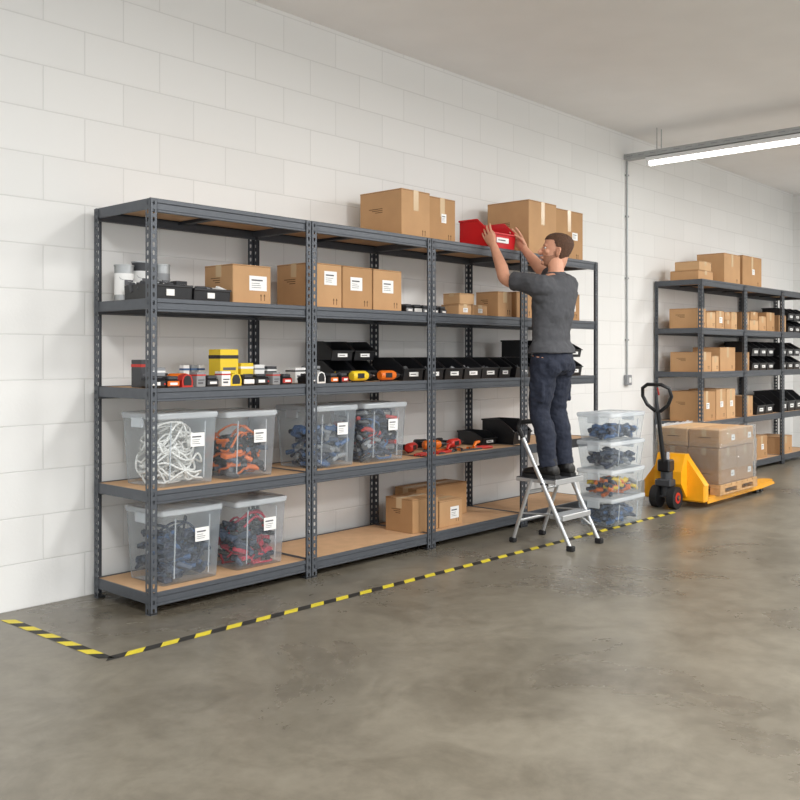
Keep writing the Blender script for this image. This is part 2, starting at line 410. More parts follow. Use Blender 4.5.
def tote(x0, x1, y0, d, z, h, contents, fill=.7, rz=0, lab=True, name='plastic_storage_box', n=150, sc=1.25):
    mb = MB(); w = x1-x0; a, b = w/2, d/2; tp = .88
    def loop(f, zz, r=.02):
        A, B = a*f, b*f; pts = []
        for cx, cy, a0 in ((A-r, B-r, 0), (-A+r, B-r, 90), (-A+r, -B+r, 180), (A-r, -B+r, 270)):
            for q in range(5):
                t = math.radians(a0+q*22.5); pts.append((cx+r*math.cos(t), cy+r*math.sin(t), zz))
        return pts
    L = [loop(tp, .002), loop(tp+.012, .02), loop(.975, h-.05), loop(.975, h-.03)]
    vs = [p for l in L for p in l]; n0 = 20
    fs = [list(range(n0))]
    for i in range(len(L)-1):
        for j in range(n0): fs.append([i*n0+j, i*n0+(j+1) % n0, (i+1)*n0+(j+1) % n0, (i+1)*n0+j])
    mb.add(vs, fs, 'clear', True)
    L = [loop(.975, h-.034), loop(1.0, h-.032), loop(1.0, h-.022), loop(.975, h-.02)]
    vs = [p for l in L for p in l]; fs = []
    for i in range(3):
        for j in range(n0): fs.append([i*n0+j, i*n0+(j+1) % n0, (i+1)*n0+(j+1) % n0, (i+1)*n0+j])
    mb.add(vs, fs, 'rim', True)
    L = [loop(1.015, h-.024), loop(1.015, h-.006), loop(.99, h-.001), loop(.93, h-.001), loop(.91, h-.008), loop(.80, h-.008), loop(.78, h-.002)]
    vs = [p for l in L for p in l]; fs = [[6*n0+j for j in range(n0)]]
    for i in range(6):
        for j in range(n0): fs.append([i*n0+j, i*n0+(j+1) % n0, (i+1)*n0+(j+1) % n0, (i+1)*n0+j])
    mb.add(vs, fs, 'rim', True)
    for q in (-.55, .55):
        mb.prism([(-b*.90-.003, .03), (-b*.975-.004, h-.05), (-b*.95, h-.05), (-b*.88, .03)], 'x', a*q-.002, a*q+.002, 'rim')
    for s in (-1, 1):
        mb.cbox(min(s*a, s*(a+.014)), max(s*a, s*(a+.014)), -.05, .05, h-.075, h-.02, 'rim', .004)
    zt = h*fill
    def inside(zz): return tp+.1*zz/h
    def cable(k, cnt, rad, zlo, zhi):
        for c in range(cnt):
            zc = R.uniform(zlo, zhi); f = inside(zc)-.06; r = R.uniform(.05, .12)
            cx = R.uniform(-(a*f-r), a*f-r); cy = R.uniform(-max(b*f-r, 0), max(b*f-r, 0)); til = Euler((R.uniform(-1.0, 1.0), R.uniform(-.8, .8), 0)).to_matrix()
            pts = []; ph = R.random()*6
            for q in range(22):
                t = 2*math.pi*q/22; v = til @ Vector((r*math.cos(t)*(1+.15*math.sin(2*t+ph)), min(r, b*.8)*math.sin(t), .02*math.sin(3*t+ph)))
                p = Vector((cx, cy, zc))+v; p.x = max(-a*.84, min(a*.84, p.x)); p.y = max(-b*.84, min(b*.84, p.y)); p.z = max(.012, min(h-.05, p.z)); pts.append(p)
            mb.tube(pts, rad, 7, k if isinstance(k, str) else R.choice(k), closed=True)
    if contents == 'tubing':
        cable('ivory', 46, .0056, .03, zt)
    else:
        if isinstance(contents, tuple):
            cab, contents = contents
            cable(cab, 16, .0065, .04, zt)
        for i in range(n):
            zc = .02+(zt-.02)*(i/n); f = inside(zc); ex = a*f-.044; ey = b*f-.040
            u_ = (i*.7548777+R.random()*.15) % 1; v_ = (i*.5698403+R.random()*.15) % 1
            k = R.choice(contents); q = R.random(); s = R.uniform(.75, 1.1)*sc
            c = Vector((ex*(2*u_-1), ey*(2*v_-1), zc+R.uniform(-.004, .018)))
            yaw = R.random()*3.1
            mt = Matrix.Translation(c) @ Euler((R.uniform(-.5, .5), R.uniform(-.4, .4), yaw)).to_matrix().to_4x4()
            if q < .45: mb.cbox(-.033*s, .033*s, -.018*sc, .018*sc, -.012, .012, k, .005, mat=mt)
            elif q < .75: mb.cyl((-.035*s, 0, 0), (.035*s, 0, 0), .014, k, 8, mat=mt)
            else: mb.tube([(-.04, 0, 0), (-.015, .012, .01), (.015, -.004, .014), (.04, .01, 0)], [.01, .016, .015, .007], 7, k, mat=mt)
    if lab: label_on(mb, a*.28, -b*.985-.004, h*.62, .085, .07)
    return mb.build(name, ((x0+x1)/2, y0+b, z), rz)

def drill(x, y, z, k, rz=0):
    mb = MB()
    mb.tube([(-.085, 0, .034), (-.075, 0, .034), (.03, 0, .034), (.05, 0, .034)], [.022, .031, .031, .024], 14, k)
    mb.tube([(.05, 0, .034), (.075, 0, .034), (.1, 0, .034)], [.022, .02, .011], 12, 'black')
    mb.cyl((.1, 0, .034), (.13, 0, .034), .004, 'chrome', 8)
    mb.prism([(-.05, .02), (-.01, .02), (-.02, .11), (-.06, .11)], 'z', .016, .052, 'black')
    mb.cbox(-.085, .01, .10, .135, .004, .064, 'black', .006); mb.cbox(-.08, .005, .132, .15, .008, .06, k, .006)
    mb.cbox(-.005, .006, .03, .05, .026, .042, 'redtool', .002)
    mb.cbox(-.06, .0, -.034, -.028, .02, .05, 'black', .002)
    mb.tube([(-.08, .0, .0), (.03, .0, .0)], .004, 6, 'black')
    return mb.build('cordless_drill', (x, y, z+.004), rz)
def battery(x, y, z, k, rz=0):
    mb = MB(); mb.cbox(-.035, .035, -.05, .05, 0, .04, 'black', .006); mb.cbox(-.028, .028, -.045, .03, .04, .058, 'dgrey', .004)
    mb.cbox(-.033, .033, -.0525, -.04, .008, .034, k, .003); mb.box(-.02, .02, -.0535, -.052, .014, .026, 'white')
    return mb.build('tool_battery', (x, y, z), rz)
def charger(x, y, z, rz=0):
    mb = MB(); mb.cbox(-.05, .05, -.045, .045, 0, .045, 'black', .01); mb.cbox(-.035, .035, -.03, .035, .045, .06, 'dgrey', .005)
    mb.box(-.035, .01, -.0465, -.045, .014, .03, 'white'); mb.cyl((.035, -.046, .02), (.035, -.048, .02), .005, 'redtool', 8)
    return mb.build('battery_charger', (x, y, z), rz)
def tin(x, y, z, r, h, k, lk='white'):
    mb = MB(); mb.cyl((0, 0, 0), (0, 0, h), r, k, 24)
    mb.tube([(0, 0, h-.004), (0, 0, h+.003)], [r+.003, r+.003], 24, 'galv'); mb.tube([(0, 0, 0), (0, 0, .006)], r+.002, 24, 'galv')
    mb.tube([(0, 0, h*.2), (0, 0, h*.78)], r+.0008, 24, lk, cap=False)
    mb.box(-r*.5, r*.5, -r-.002, -r+.004, h*.45, h*.6, 'ink')
    mb.tube([(-r, 0, h*.8), (-r*.8, -r*.7, h*.62), (0, -r*1.12, h*.55), (r*.8, -r*.7, h*.62), (r, 0, h*.8)], .0015, 5, 'galv')
    return mb.build('paint_tin', (x, y, z))
def smallbox(x, y, z, w, d, h, k, rz=0, name='small_product_box', stripe='black'):
    mb = MB(); mb.cbox(-w/2, w/2, -d/2, d/2, 0, h, k, .002)
    mb.box(-w/2-.0006, w/2+.0006, -d/2-.0006, d/2+.0006, h*.74, h*.84, stripe)
    mb.box(-w*.35, w*.2, -d/2-.001, -d/2, h*.2, h*.32, 'ink'); mb.box(-w*.35, w*.35, -d/2-.001, -d/2, h*.42, h*.5, 'ink')
    mb.box(-w/2+.001, w/2-.001, -.001, .001, h-.0005, h+.0006, 'ink')
    return mb.build(name, (x, y, z), rz)
def tape_measure(x, y, z, k, rz=0):
    mb = MB(); pts = [(-.035, 0), (.035, 0), (.037, .03), (.025, .06), (.0, .068), (-.025, .06), (-.037, .035)]
    mb.prism(pts, 'y', -.02, .02, k); mb.prism([(p[0]*.7, .01+p[1]*.75) for p in pts], 'y', -.0225, .0225, 'black')
    mb.cbox(.035, .05, -.01, .01, .001, .008, 'galv', .001)
    return mb.build('tape_measure', (x, y, z), rz)
def pliers(x, y, z, k, rz=0):
    mb = MB()
    for s in (-1, 1):
        mb.tube([(0, s*.004, .01), (-.03, s*.018, .01), (-.08, s*.026, .01), (-.13, s*.02, .01), (-.14, s*.022, .01)], [.006, .009, .010, .009, .006], 8, k)
        mb.prism([(-.005, 0), (-.005, s*.014), (.02, s*.013), (.055, s*.004), (.055, 0)], 'z', .004, .016, 'dgrey')
    mb.cyl((0, 0, .002), (0, 0, .019), .010, 'chrome', 12)
    return mb.build('pliers', (x, y, z), rz)
def clamp(x, y, z, k, rz=0):
    mb = MB(); mb.cbox(-.1, .1, -.006, .006, .0, .012, 'dgrey', .001)
    mb.prism([(-.1, 0), (-.085, 0), (-.08, .07), (-.1, .07)], 'z', 0, .014, k); mb.prism([(.02, 0), (.045, 0), (.03, .07), (.015, .07)], 'z', 0, .016, k)
    mb.tube([(.035, .02, .02), (.07, .03, .045), (.11, .03, .05)], [.01, .013, .009], 8, k); mb.cyl((-.08, .06, .008), (-.065, .06, .008), .011, 'black', 10)
    return mb.build('bar_clamp', (x, y, z), rz)

F = 3.95
# top deck
carton(4.373, 4.65, F, .37, LV[4], .31, 'card', None, 'y')
carton(4.665, 4.94, F+.02, .33, LV[4], .30, 'card2', (.05, .55, .05, .06), 'y')
carton(5.79, 6.165, F, .385, LV[4], .415, 'card', None, 'y')
carton(6.18, 6.59, F+.02, .33, LV[4], .40, 'card2', (.2, .5, .08, .06), 'y')
# level 4
carton(3.06, 3.32, F+.02, .25, LV[3], .215, 'card', (.15, .55, .12, .08), 'x')
carton(3.60, 3.845, F, .30, LV[3], .262, 'card', (.12, .68, .10, .08), 'x')
carton(3.862, 4.115, F+.01, .30, LV[3], .262, 'card2', (-.05, .6, .10, .08), 'x')
carton(4.135, 4.395, F+.02, .30, LV[3], .262, 'card', (.0, .6, .10, .08), 'x')
carton(4.98, 5.12, F+.02, .16, LV[3], .08, 'card3', (.0, .5, .05, .03)); carton(5.135, 5.30, F+.02, .18, LV[3], .08, 'card', (.0, .5, .05, .03))
carton(4.99, 5.15, F+.02, .15, LV[3]+.0815, .075, 'card3', None, 'x')
carton(5.66, 5.86, F+.02, .25, LV[3], .20, 'card2'); carton(5.43, 5.60, F+.02, .20, LV[3], .19, 'card')
carton(5.88, 6.12, F+.03, .25, LV[3], .20, 'card'); carton(6.28, 6.54, F+.02, .26, LV[3], .22, 'card2', (.1, .5, .08, .06))
def tray(x0, x1, y0, d, z, h):
    mb = MB(); a = (x1-x0)/2
    for s in (-1, 1): mb.prism([(0, 0), (-.008, h), (d, h), (d-.008, 0)], 'x', s*a-.003, s*a+.003, 'black')
    mb.prism([(0, 0), (-.008, h), (-.003, h), (.005, 0)], 'x', -a, a, 'black'); mb.box(-a, a, d-.006, d, 0, h, 'black'); mb.box(-a, a, 0, d, 0, .004, 'black')
    mb.cbox(-a-.006, a+.006, -.014, -.004, h-.012, h, 'black', .002)
    mb.box(-a*.3, a*.1, -.0095, -.004, h*.3, h*.7, 'white')
    for i in range(18):
        mt = Matrix.Translation((R.uniform(-a*.8, a*.8), R.uniform(.03, d-.04), h*.82)) @ Euler((R.uniform(-.4, .4), R.uniform(-.4, .4), R.random()*3)).to_matrix().to_4x4()
        mb.cbox(-.03, .03, -.016, .016, -.026, .026, R.choice(['dgrey', 'grey', 'black', 'white']), .004, mat=mt)
    return mb.build('shallow_tray', ((x0+x1)/2, y0, z))
tray(2.55, 2.78, F, .24, LV[3], .08); tray(2.80, 3.02, F, .24, LV[3], .07)
tin(2.60, 4.28, LV[3], .048, .19, 'galv'); tin(2.71, 4.29, LV[3], .05, .215, 'dgrey', 'white'); tin(2.83, 4.29, LV[3], .045, .21, 'galv', 'grey')
smallbox(2.94, 4.29, LV[3], .07, .06, .13, 'dgrey', stripe='white')
for i in range(5): battery(4.47+i*.09, F+.06+R.uniform(0, .03), LV[3], R.choice(['grey', 'dgrey', 'white', 'redtool']), R.uniform(-.2, .2))
for i in range(4): charger(4.50+i*.12, F+.21, LV[3], R.uniform(-.1, .1))
# level 3: mixed tools and parts
smallbox(2.60, F+.17, LV[2], .06, .08, .14, 'dgrey', .1, stripe='redtool'); smallbox(2.69, F+.18, LV[2], .07, .08, .10, 'grey', -.1, stripe='white')
row = [('c', ''), ('b', 'orange'), ('t', 'redtool'), ('s', 'grey'), ('b', 'dgrey'), ('s', 'white'), ('t', 'yellow'), ('b', 'white'), ('c', ''), ('s', 'grey'), ('b', 'redtool')]
xs = 2.60
for i, (t, k) in enumerate(row):
    jy = R.uniform(0, .02)
    if t == 'c': charger(xs, F+.05+jy, LV[2], R.uniform(-.08, .08)); xs += .098
    elif t == 'b': battery(xs-.008, F+.055+jy, LV[2], k, R.uniform(-.1, .1)); xs += .082
    elif t == 't': tape_measure(xs-.006, F+.04+jy, LV[2], k, R.uniform(-.2, .2)); xs += .084
    else: smallbox(xs-.008, F+.045+jy, LV[2], .058, .06, .055+.03*R.random(), k, R.uniform(-.15, .15), stripe='redtool'); xs += .078
drill(2.83, F+.16, LV[2], 'orange', .15)
for i in range(3): smallbox(2.95+i*.05-.0, F+.30, LV[2], .038, .038, .11, ['white', 'grey', 'white'][i], stripe='blue', name='sealant_bottle_box')
smallbox(3.12, F+.18, LV[2], .125, .10, .195, 'yellow', .03, 'yellow_product_box'); smallbox(3.245, F+.18, LV[2], .085, .10, .12, 'yellow', -.04, 'yellow_product_box', stripe='white')
smallbox(3.34, F+.18, LV[2], .07, .08, .11, 'white', 0, stripe='grey'); smallbox(3.43, F+.18, LV[2], .07, .08, .10, 'dgrey', 0, stripe='white')
xs = 3.62
for i in range(4):
    if i == 1: tape_measure(xs, F+.045, LV[2], 'white', .1)
    else: battery(xs, F+.055, LV[2], ['dgrey', 'white', 'orange', 'redtool'][i], .08*i)
    xs += .083
smallbox(3.66, F+.2, LV[2], .09, .08, .09, 'white', .1); smallbox(3.78, F+.2, LV[2], .08, .08, .10, 'grey', .1)
drill(4.05, F+.045, LV[2], 'yellow', .05); drill(4.30, F+.045, LV[2], 'orange', .02)
bin_(3.98, 4.16, F+.23, .2, LV[2], .13); bin_(4.18, 4.36, F+.23, .2, LV[2], .13)
bin_(3.98, 4.16, F+.235, .19, LV[2]+.131, .12); bin_(4.18, 4.36, F+.235, .19, LV[2]+.131, .12)
for x0 in (4.42, 4.63, 4.84, 5.05, 5.25): bin_(x0+.008, x0+.198, F+.04, .27, LV[2], .15, stuff=['dgrey', 'grey'])
bin_(5.465, 5.60, F+.04, .27, LV[2], .15)
for x0 in (5.66, 5.87, 6.13, 6.38): bin_(x0+.01, x0+.21, F+.04, .28, LV[2], .15, stuff=['dgrey', 'grey'])
bin_(5.88, 6.08, F+.045, .27, LV[2]+.151, .13); bin_(6.39, 6.59, F+.045, .27, LV[2]+.151, .12)
# level 2
tote(2.575, 2.945, F-.01, .33, LV[1], .37, 'tubing', .72)
tote(2.995, 3.345, F-.01, .33, LV[1], .36, ('orange', ['black', 'slate', 'dgrey', 'orange', 'black']), .55)
tote(3.60, 3.975, F-.01, .33, LV[1], .365, ['slate', 'blue', 'blue', 'navy', 'grey'], .6)
tote(4.03, 4.42, F-.01, .33, LV[1], .365, (['navy', 'blue'], ['navy', 'slate', 'grey', 'navy', 'black', 'redtool']), .80, n=190)
for i, (px, py, k, a) in enumerate(((4.68, .06, 'redtool', .3), (4.82, .14, 'orange', 2.6), (4.93, .05, 'redtool', .1), (5.08, .12, 'black', .8), (5.2, .05, 'redtool', 2.9))): pliers(px, F+py, LV[1], k, a)
drill(4.72, F+.22, LV[1], 'redtool', .4); drill(4.95, F+.22, LV[1], 'orange', -.3); drill(5.16, F+.20, LV[1], 'redtool', .2)
clamp(4.85, F+.02, LV[1], 'redtool', .15); clamp(5.13, F+.02, LV[1], 'orange', -.05)
bin_(5.64, 5.86, F+.04, .28, LV[1], .18); bin_(5.42, 5.59, F+.16, .22, LV[1], .10)
# bottom level
tote(2.60, 2.975, F-.01, .34, LV[0], .38, (['navy'], ['navy', 'slate', 'navy', 'blue']), .58, n=150)
tote(3.06, 3.415, F-.01, .34, LV[0], .37, ('crimson', ['crimson', 'navy', 'slate', 'navy', 'black']), .55, n=140)
carton(4.48, 4.735, F, .24, LV[0], .22, 'card2', None, 'x')
carton(4.75, 4.99, F, .20, LV[0], .178, 'card', (.15, .5, .09, .08), 'x')
carton(4.80, 5.36, F+.25, .20, LV[0], .23, 'card2', None, 'x')

# second rack goods
G = R2Y+.07
def cr(z, lvl_items):
    for (x0, x1, h, k) in lvl_items: carton(x0, x1, G, .30, z, h, k, (.05, .5, .07, .06) if h > .15 and R.random() < .6 else None)
cr(LV[4], [(8.82, 9.16, .10, 'card'), (9.44, 9.85, .32, 'card'), (9.92, 10.45, .335, 'card2')])
carton(8.84, 9.12, G, .26, LV[4]+.1015, .09, 'card3')
cr(LV[3], [(8.80, 8.99, .20, 'card'), (9.01, 9.22, .17, 'card3'), (9.24, 9.44, .19, 'card'), (9.46, 9.61, .10, 'card2'), (9.62, 9.77, .19, 'card3'), (9.90, 10.10, .20, 'card'), (10.12, 10.36, .12, 'card3'), (10.38, 10.58, .17, 'card'), (10.60, 10.84, .22, 'card2'), (10.98, 11.2, .2, 'card')])
carton(9.46, 9.60, G, .2, LV[3]+.1015, .08, 'card'); carton(10.14, 10.34, G, .2, LV[3]+.1215, .09, 'card2')
for i in range(3):
    for j in range(2): bin_(11.25+i*.21, 11.44+i*.21, G, .3, LV[3]+j*.151, .15)
cr(LV[2], [(8.82, 9.12, .20, 'card'), (9.14, 9.30, .16, 'card3'), (9.34, 9.72, .25, 'card'), (9.90, 10.1, .2, 'card2')])
for i in range(3):
    for j in range(2): bin_(10.16+i*.22, 10.36+i*.22, G, .3, LV[2]+j*.161, .16)
for i in range(3):
    for j in range(2): bin_(11.0+i*.22, 11.2+i*.22, G, .3, LV[2]+j*.161, .16)
cr(LV[1], [(8.81, 9.22, .30, 'card2'), (9.24, 9.48, .31, 'card'), (9.50, 9.72, .31, 'card3'), (9.91, 10.2, .22, 'card')])
for i in range(2): bin_(10.3+i*.25, 10.53+i*.25, G, .3, LV[1], .2, 'black')
for i in range(3): bin_(11.0+i*.25, 11.23+i*.25, G, .3, LV[1], .24, 'black')
cr(LV[0], [(9.95, 10.25, .26, 'card'), (10.3, 10.62, .25, 'card2'), (11.0, 11.4, .2, 'card'), (8.85, 9.3, .25, 'card'), (9.35, 9.7, .3, 'card3')])

# stack of clear boxes on the floor
fills = [(['slate', 'blue', 'navy'], .5), (['orange', 'yellow', 'navy', 'orange', 'grey'], .5), (['slate', 'navy', 'grey'], .5), (['blue', 'slate', 'navy'], .42)]
for i, (c, fl) in enumerate(fills): tote(5.98, 6.48, 3.36, .30, .001+i*.2065, .208, c, fl, lab=False, n=95, sc=1.0)

# ------------------------------------------------------------------ red bin
bin_(5.195, 5.51, 3.885, .25, LV[4]+.006, .20, 'red', 0, ['dgrey', 'redtool'])

# ------------------------------------------------------------------ step ladder
LX0, LX1 = 5.115, 5.467
mb = MB()
def fy(z): return 3.165+.53*z
for x in (LX0, LX1):
    mb.tube([(x, fy(0.02), .02), (x, fy(.76), .76)], .0165, 10, 'alu', flat=.6, ref=(0, 1, 0))
    mb.tube([(x, 3.615, .02), (x, 3.47, .43)], .014, 10, 'alu', flat=.6, ref=(0, 1, 0))
    mb.cbox(x-.02, x+.02, 3.145, 3.195, 0, .035, 'blackm', .006); mb.cbox(x-.018, x+.018, 3.595, 3.64, 0, .032, 'blackm', .006)
    s = .022 if x == LX0 else -.022
    mb.tube([(x+s, fy(.22)+.0, .215), (x+s*.7, 3.55, .20)], .006, 6, 'alu')
    mb.cyl((x-.02, fy(.41), .41), (x+.02, fy(.41), .41), .008, 'dgrey', 10)
mb.tube([(LX0, fy(.70), .70), (LX0, fy(.77), .77), (LX0+.04, fy(.80), .80), (LX1-.04, fy(.80), .80), (LX1, fy(.77), .77), (LX1, fy(.70), .70)], .016, 10, 'blackm')
for z, y0, y1 in ((.215, 3.235, 3.335), (.44, 3.29, 3.60)):
    mb.cbox(LX0+.008, LX1-.008, y0, y1, z-.028, z-.004, 'alu', .004)
    n = int((y1-y0)/.014)
    for i in range(n): mb.box(LX0+.012, LX1-.012, y0+.004+i*.014, y0+.012+i*.014, z-.005, z, 'dgrey' if z > .3 else 'grey')
    mb.cbox(LX0+.006, LX1-.006, y0-.006, y0+.008, z-.034, z+.001, 'alu', .003)
mb.tube([(LX0, 3.569, .15), (LX1, 3.569, .15)], .010, 8, 'alu'); mb.tube([(LX0, 3.498, .35), (LX1, 3.498, .35)], .009, 8, 'alu')
for s in ((LX0, LX0+.07), (LX1, LX1-.07)):
    mb.tube([(s[0], fy(.11), .11), (s[1], fy(.2)+.02, .19)], .006, 6, 'alu')
mb.build('step_ladder')

# ------------------------------------------------------------------ man
man = empty('man', (5.3, 3.4, .44))
def mrel(o):
    o.parent = man; o.matrix_parent_inverse = Matrix.Translation(man.location).inverted(); return o
V = Vector
def ring(c, rx, ry, yaw=0, pitch=0):
    m = Euler((pitch, 0, yaw)).to_matrix()
    return (V(c), m @ V((rx, 0, 0)), m @ V((0, ry, 0)))
def limb(mb, pts, rad, k, n=18, flat=1.0, ref=None):
    P_ = [V(p) for p in pts]; out = []; ro = []
    for i in range(len(P_)-1):
        p0 = P_[max(i-1, 0)]; p1 = P_[i]; p2 = P_[i+1]; p3 = P_[min(i+2, len(P_)-1)]
        for q in range(5):
            t = q/5
            out.append(.5*((2*p1)+(p2-p0)*t+(2*p0-5*p1+4*p2-p3)*t*t+(3*p1-p0-3*p2+p3)*t**3)); ro.append(rad[i]*(1-t)+rad[i+1]*t)
    out.append(P_[-1]); ro.append(rad[-1])
    mb.tube(out, ro, n, k, flat, ref)
hipL, hipR = V((5.178, 3.405, 1.24)), V((5.348, 3.405, 1.24))
kneL, kneR = V((5.175, 3.445, .88)), V((5.365, 3.44, .88))
ankL, ankR = V((5.195, 3.385, .53)), V((5.385, 3.385, .53))
shL, shR = V((5.105, 3.395, 1.70)), V((5.465, 3.415, 1.72))
elL, elR = V((5.075, 3.645, 1.755)), V((5.535, 3.655, 1.835))
wrL, wrR = V((5.166, 3.815, 2.000)), V((5.541, 3.815, 2.005))
torso = [(1.20, 5.263, 3.408, .160, .105), (1.27, 5.263, 3.410, .160, .108), (1.34, 5.265, 3.415, .148, .100), (1.42, 5.268, 3.412, .146, .100), (1.52, 5.275, 3.408, .160, .110), (1.60, 5.282, 3.402, .174, .118), (1.67, 5.288, 3.398, .184, .112), (1.73, 5.294, 3.40, .160, .095), (1.775, 5.30, 3.405, .105, .075), (1.80, 5.305, 3.41, .065, .062)]
body = MB()
body.rings([ring((cx, cy, z), rx-.012, ry-.012) for z, cx, cy, rx, ry in torso], 'skin')
HC = V((5.335, 3.435, 1.845))
limb(body, [(5.302, 3.405, 1.74), (5.318, 3.410, 1.82), (5.335, 3.428, 1.91)], [.060, .053, .052], 'skin')
for a, b, c in ((hipL, kneL, ankL), (hipR, kneR, ankR)):
    limb(body, [a, a.lerp(b, .5), b, b.lerp(c, .35)+V((0, -.015, 0)), c, c-V((0, 0, .05))], [.085, .07, .052, .055, .036, .036], 'skin')
for a, b, c in ((shL, elL, wrL), (shR, elR, wrR)):
    tr = V((5.29, 3.395, 1.69))
    limb(body, [a.lerp(tr, .35), a, a.lerp(b, .5), b, b.lerp(c, .35), b.lerp(c, .8), c+(c-b).normalized()*.01], [.06, .056, .050, .041, .043, .031, .026], 'skin')
def hand(mb, w, f, pn, t, thumb, curl=.35):
    f = V(f).normalized(); pn = V(pn).normalized(); t = V(t).normalized()
    mb.rings([(w-f*.015, t*.026, pn*.020), (w+f*.02, t*.031, pn*.018), (w+f*.055, t*.041, pn*.016), (w+f*.085, t*.042, pn*.0135), (w+f*.098, t*.037, pn*.010)], 'skin', 20)
    for off, L, r in ((-.033, .062, .0075), (-.0115, .078, .0085), (.0115, .084, .0088), (.034, .076, .0085)):
        p = w+f*.080+t*off; pts = [p]; ang = .05; d0 = (f+t*off*3).normalized()
        for q, s in enumerate((.22, .38, .24, .16)):
            d = d0*math.cos(ang)+pn*math.sin(ang); p = p+d*L*s*1.25; pts.append(p); ang += curl*.5
        mb.tube(pts, [r*1.05, r*1.05, r, r*.95, r*.7], 10, 'skin')
    r0 = w+f*.028+t*.022; tp = V(thumb)
    mid = r0.lerp(tp, .5)+t*.012-pn*.004
    limb(mb, [r0-t*.01, r0, mid, tp], [.014, .0135, .011, .008], 'skin', 10)
hand(body, wrL, (0.06, .55, .82), (1, 0, -.05), (0, -.82, .55), (5.222, 3.868, 2.112))
hand(body, wrR, (-.06, .55, .82), (-1, 0, -.05), (0, -.82, .55), (5.484, 3.868, 2.112))
HM = Matrix.Translation(HC) @ Matrix.Rotation(math.radians(36), 4, 'Z') @ Matrix.Rotation(math.radians(10), 4, 'X')
prof = [(-.004, .050, .016, .014), (.008, .040, .036, .036), (.028, .026, .050, .056), (.05, .016, .058, .070), (.08, .007, .064, .084), (.11, .002, .070, .092), (.14, -.003, .074, .096), (.165, -.005, .074, .096), (.19, -.006, .066, .086), (.208, -.006, .050, .067), (.22, -.006, .028, .038), (.224, -.006, .008, .01)]
def headrings(g=0, sub=3):
    out = []; pr = []
    for i in range(len(prof)-1):
        for q in range(sub):
            t = q/sub; pr.append(tuple(prof[i][c]*(1-t)+prof[i+1][c]*t for c in range(4)))
    pr.append(prof[-1])
    for z, cy, rx, ry in pr: out.append(((0, cy, z+g*(z-.1)*9), (rx+g, 0, 0), (0, ry+g, 0)))
    return out
body.rings(headrings(), 'skin', 40, mat=HM)
body.rings([((0, -.022, .0), (.046, 0, 0), (0, .046, 0)), ((0, -.026, .04), (.048, 0, 0), (0, .052, 0)), ((0, -.02, .09), (.05, 0, 0), (0, .062, 0))], 'skin', 24, mat=HM)
body.tube([(0, .090, .122), (0, .102, .100), (0, .117, .082), (0, .112, .074), (0, .095, .07)], [.007, .009, .0125, .013, .008], 10, 'skin', mat=HM)
for s in (-1, 1):
    body.ell((s*.011, .103, .077), (.009, .010, .008), 'skin', mat=HM)
    body.ell((s*.030, .085, .128), (.026, .012, .007), 'skin', mat=HM)
    body.ell((s*.042, .066, .088), (.02, .02, .018), 'skin', mat=HM)
body.ell((0, .094, .050), (.024, .012, .006), 'skin', mat=HM); body.ell((0, .091, .041), (.021, .012, .006), 'skin', mat=HM)
body.ell((0, .075, .014), (.022, .02, .016), 'skin', mat=HM)
ob = mrel(body.build('body'))
rm = ob.modifiers.new('r', 'REMESH'); rm.mode = 'VOXEL'; rm.voxel_size = .0035; rm.use_smooth_shade = True
sm = ob.modifiers.new('s', 'SMOOTH'); sm.iterations = 3; sm.factor = .5
mb = MB()
for s in (-1, 1):
    em = HM @ Matrix.Translation((s*.074, -.008, .092)) @ Matrix.Rotation(s*.35, 4, 'Z')
    mb.rings([((0, 0, -.03), (.004, 0, 0), (0, .006, 0)), ((s*.003, .002, -.018), (.006, 0, 0), (0, .012, 0)), ((s*.006, 0, .005), (.007, 0, 0), (0, .017, 0)), ((s*.008, -.002, .022), (.007, 0, 0), (0, .016, 0)), ((s*.006, -.002, .033), (.004, 0, 0), (0, .008, 0))], 'skin', 14, mat=em)
    mb.tube([(s*.011, .008, -.012), (s*.014, -.008, -.006), (s*.016, -.014, .012), (s*.015, -.004, .028), (s*.012, .010, .02)], .004, 8, 'skin', mat=em)
mrel(mb.build('ears'))
mb = MB()
for s in (-1, 1):
    mb.ell((s*.030, .0765, .112), (.0125, .0125, .0085), 'eye', mat=HM); mb.ell((s*.031, .0850, .112), (.006, .0052, .006), 'iris', mat=HM)
    mb.tube([(s*.014, .092, .128), (s*.03, .0935, .134), (s*.047, .083, .129)], [.003, .0035, .002], 6, 'hair', mat=HM)
mb.ell((0, .1045, .0455), (.019, .003, .0045), 'lip', mat=HM)
mrel(mb.build('face_features'))
mb = MB()
def hp(c):
    x, y, z = c
    if z > .188: return True
    if y > .035: return z > .172
    if y > .012: return z > .125 + (y-.012)*2.0
    if y > -.02: return z > .128
    return z > .052
mb.rings(headrings(.0045, 6), 'hair', 96, cap=True, mat=None, pred=hp)
mb.f = mb.f[:-2]+mb.f[-1:]; mb.m = mb.m[:-2]+mb.m[-1:]; mb.s = mb.s[:-2]+mb.s[-1:]
hb = mb.build('hair'); hb.data.transform(HM); mrel(hb)
sd = hb.modifiers.new('s', 'SOLIDIFY'); sd.thickness = .007; sd.offset = -1
tx = bpy.data.textures.new('hairtex', 'CLOUDS'); tx.noise_scale = .012
dp = hb.modifiers.new('d', 'DISPLACE'); dp.texture = tx; dp.strength = .005; dp.mid_level = .45
mb = MB()
def bp_(c):
    x, y, z = c
    return (z < .060+.3*max(0, .05-y) and y > -.004 and not (abs(x) < .022 and .036 < z < .056)) or (z < .095 and -.004 < y < .022)
mb.rings(headrings(.0016, 8), 'beard', 128, cap=False, pred=bp_)
bb = mb.build('beard'); bb.data.transform(HM); mrel(bb)

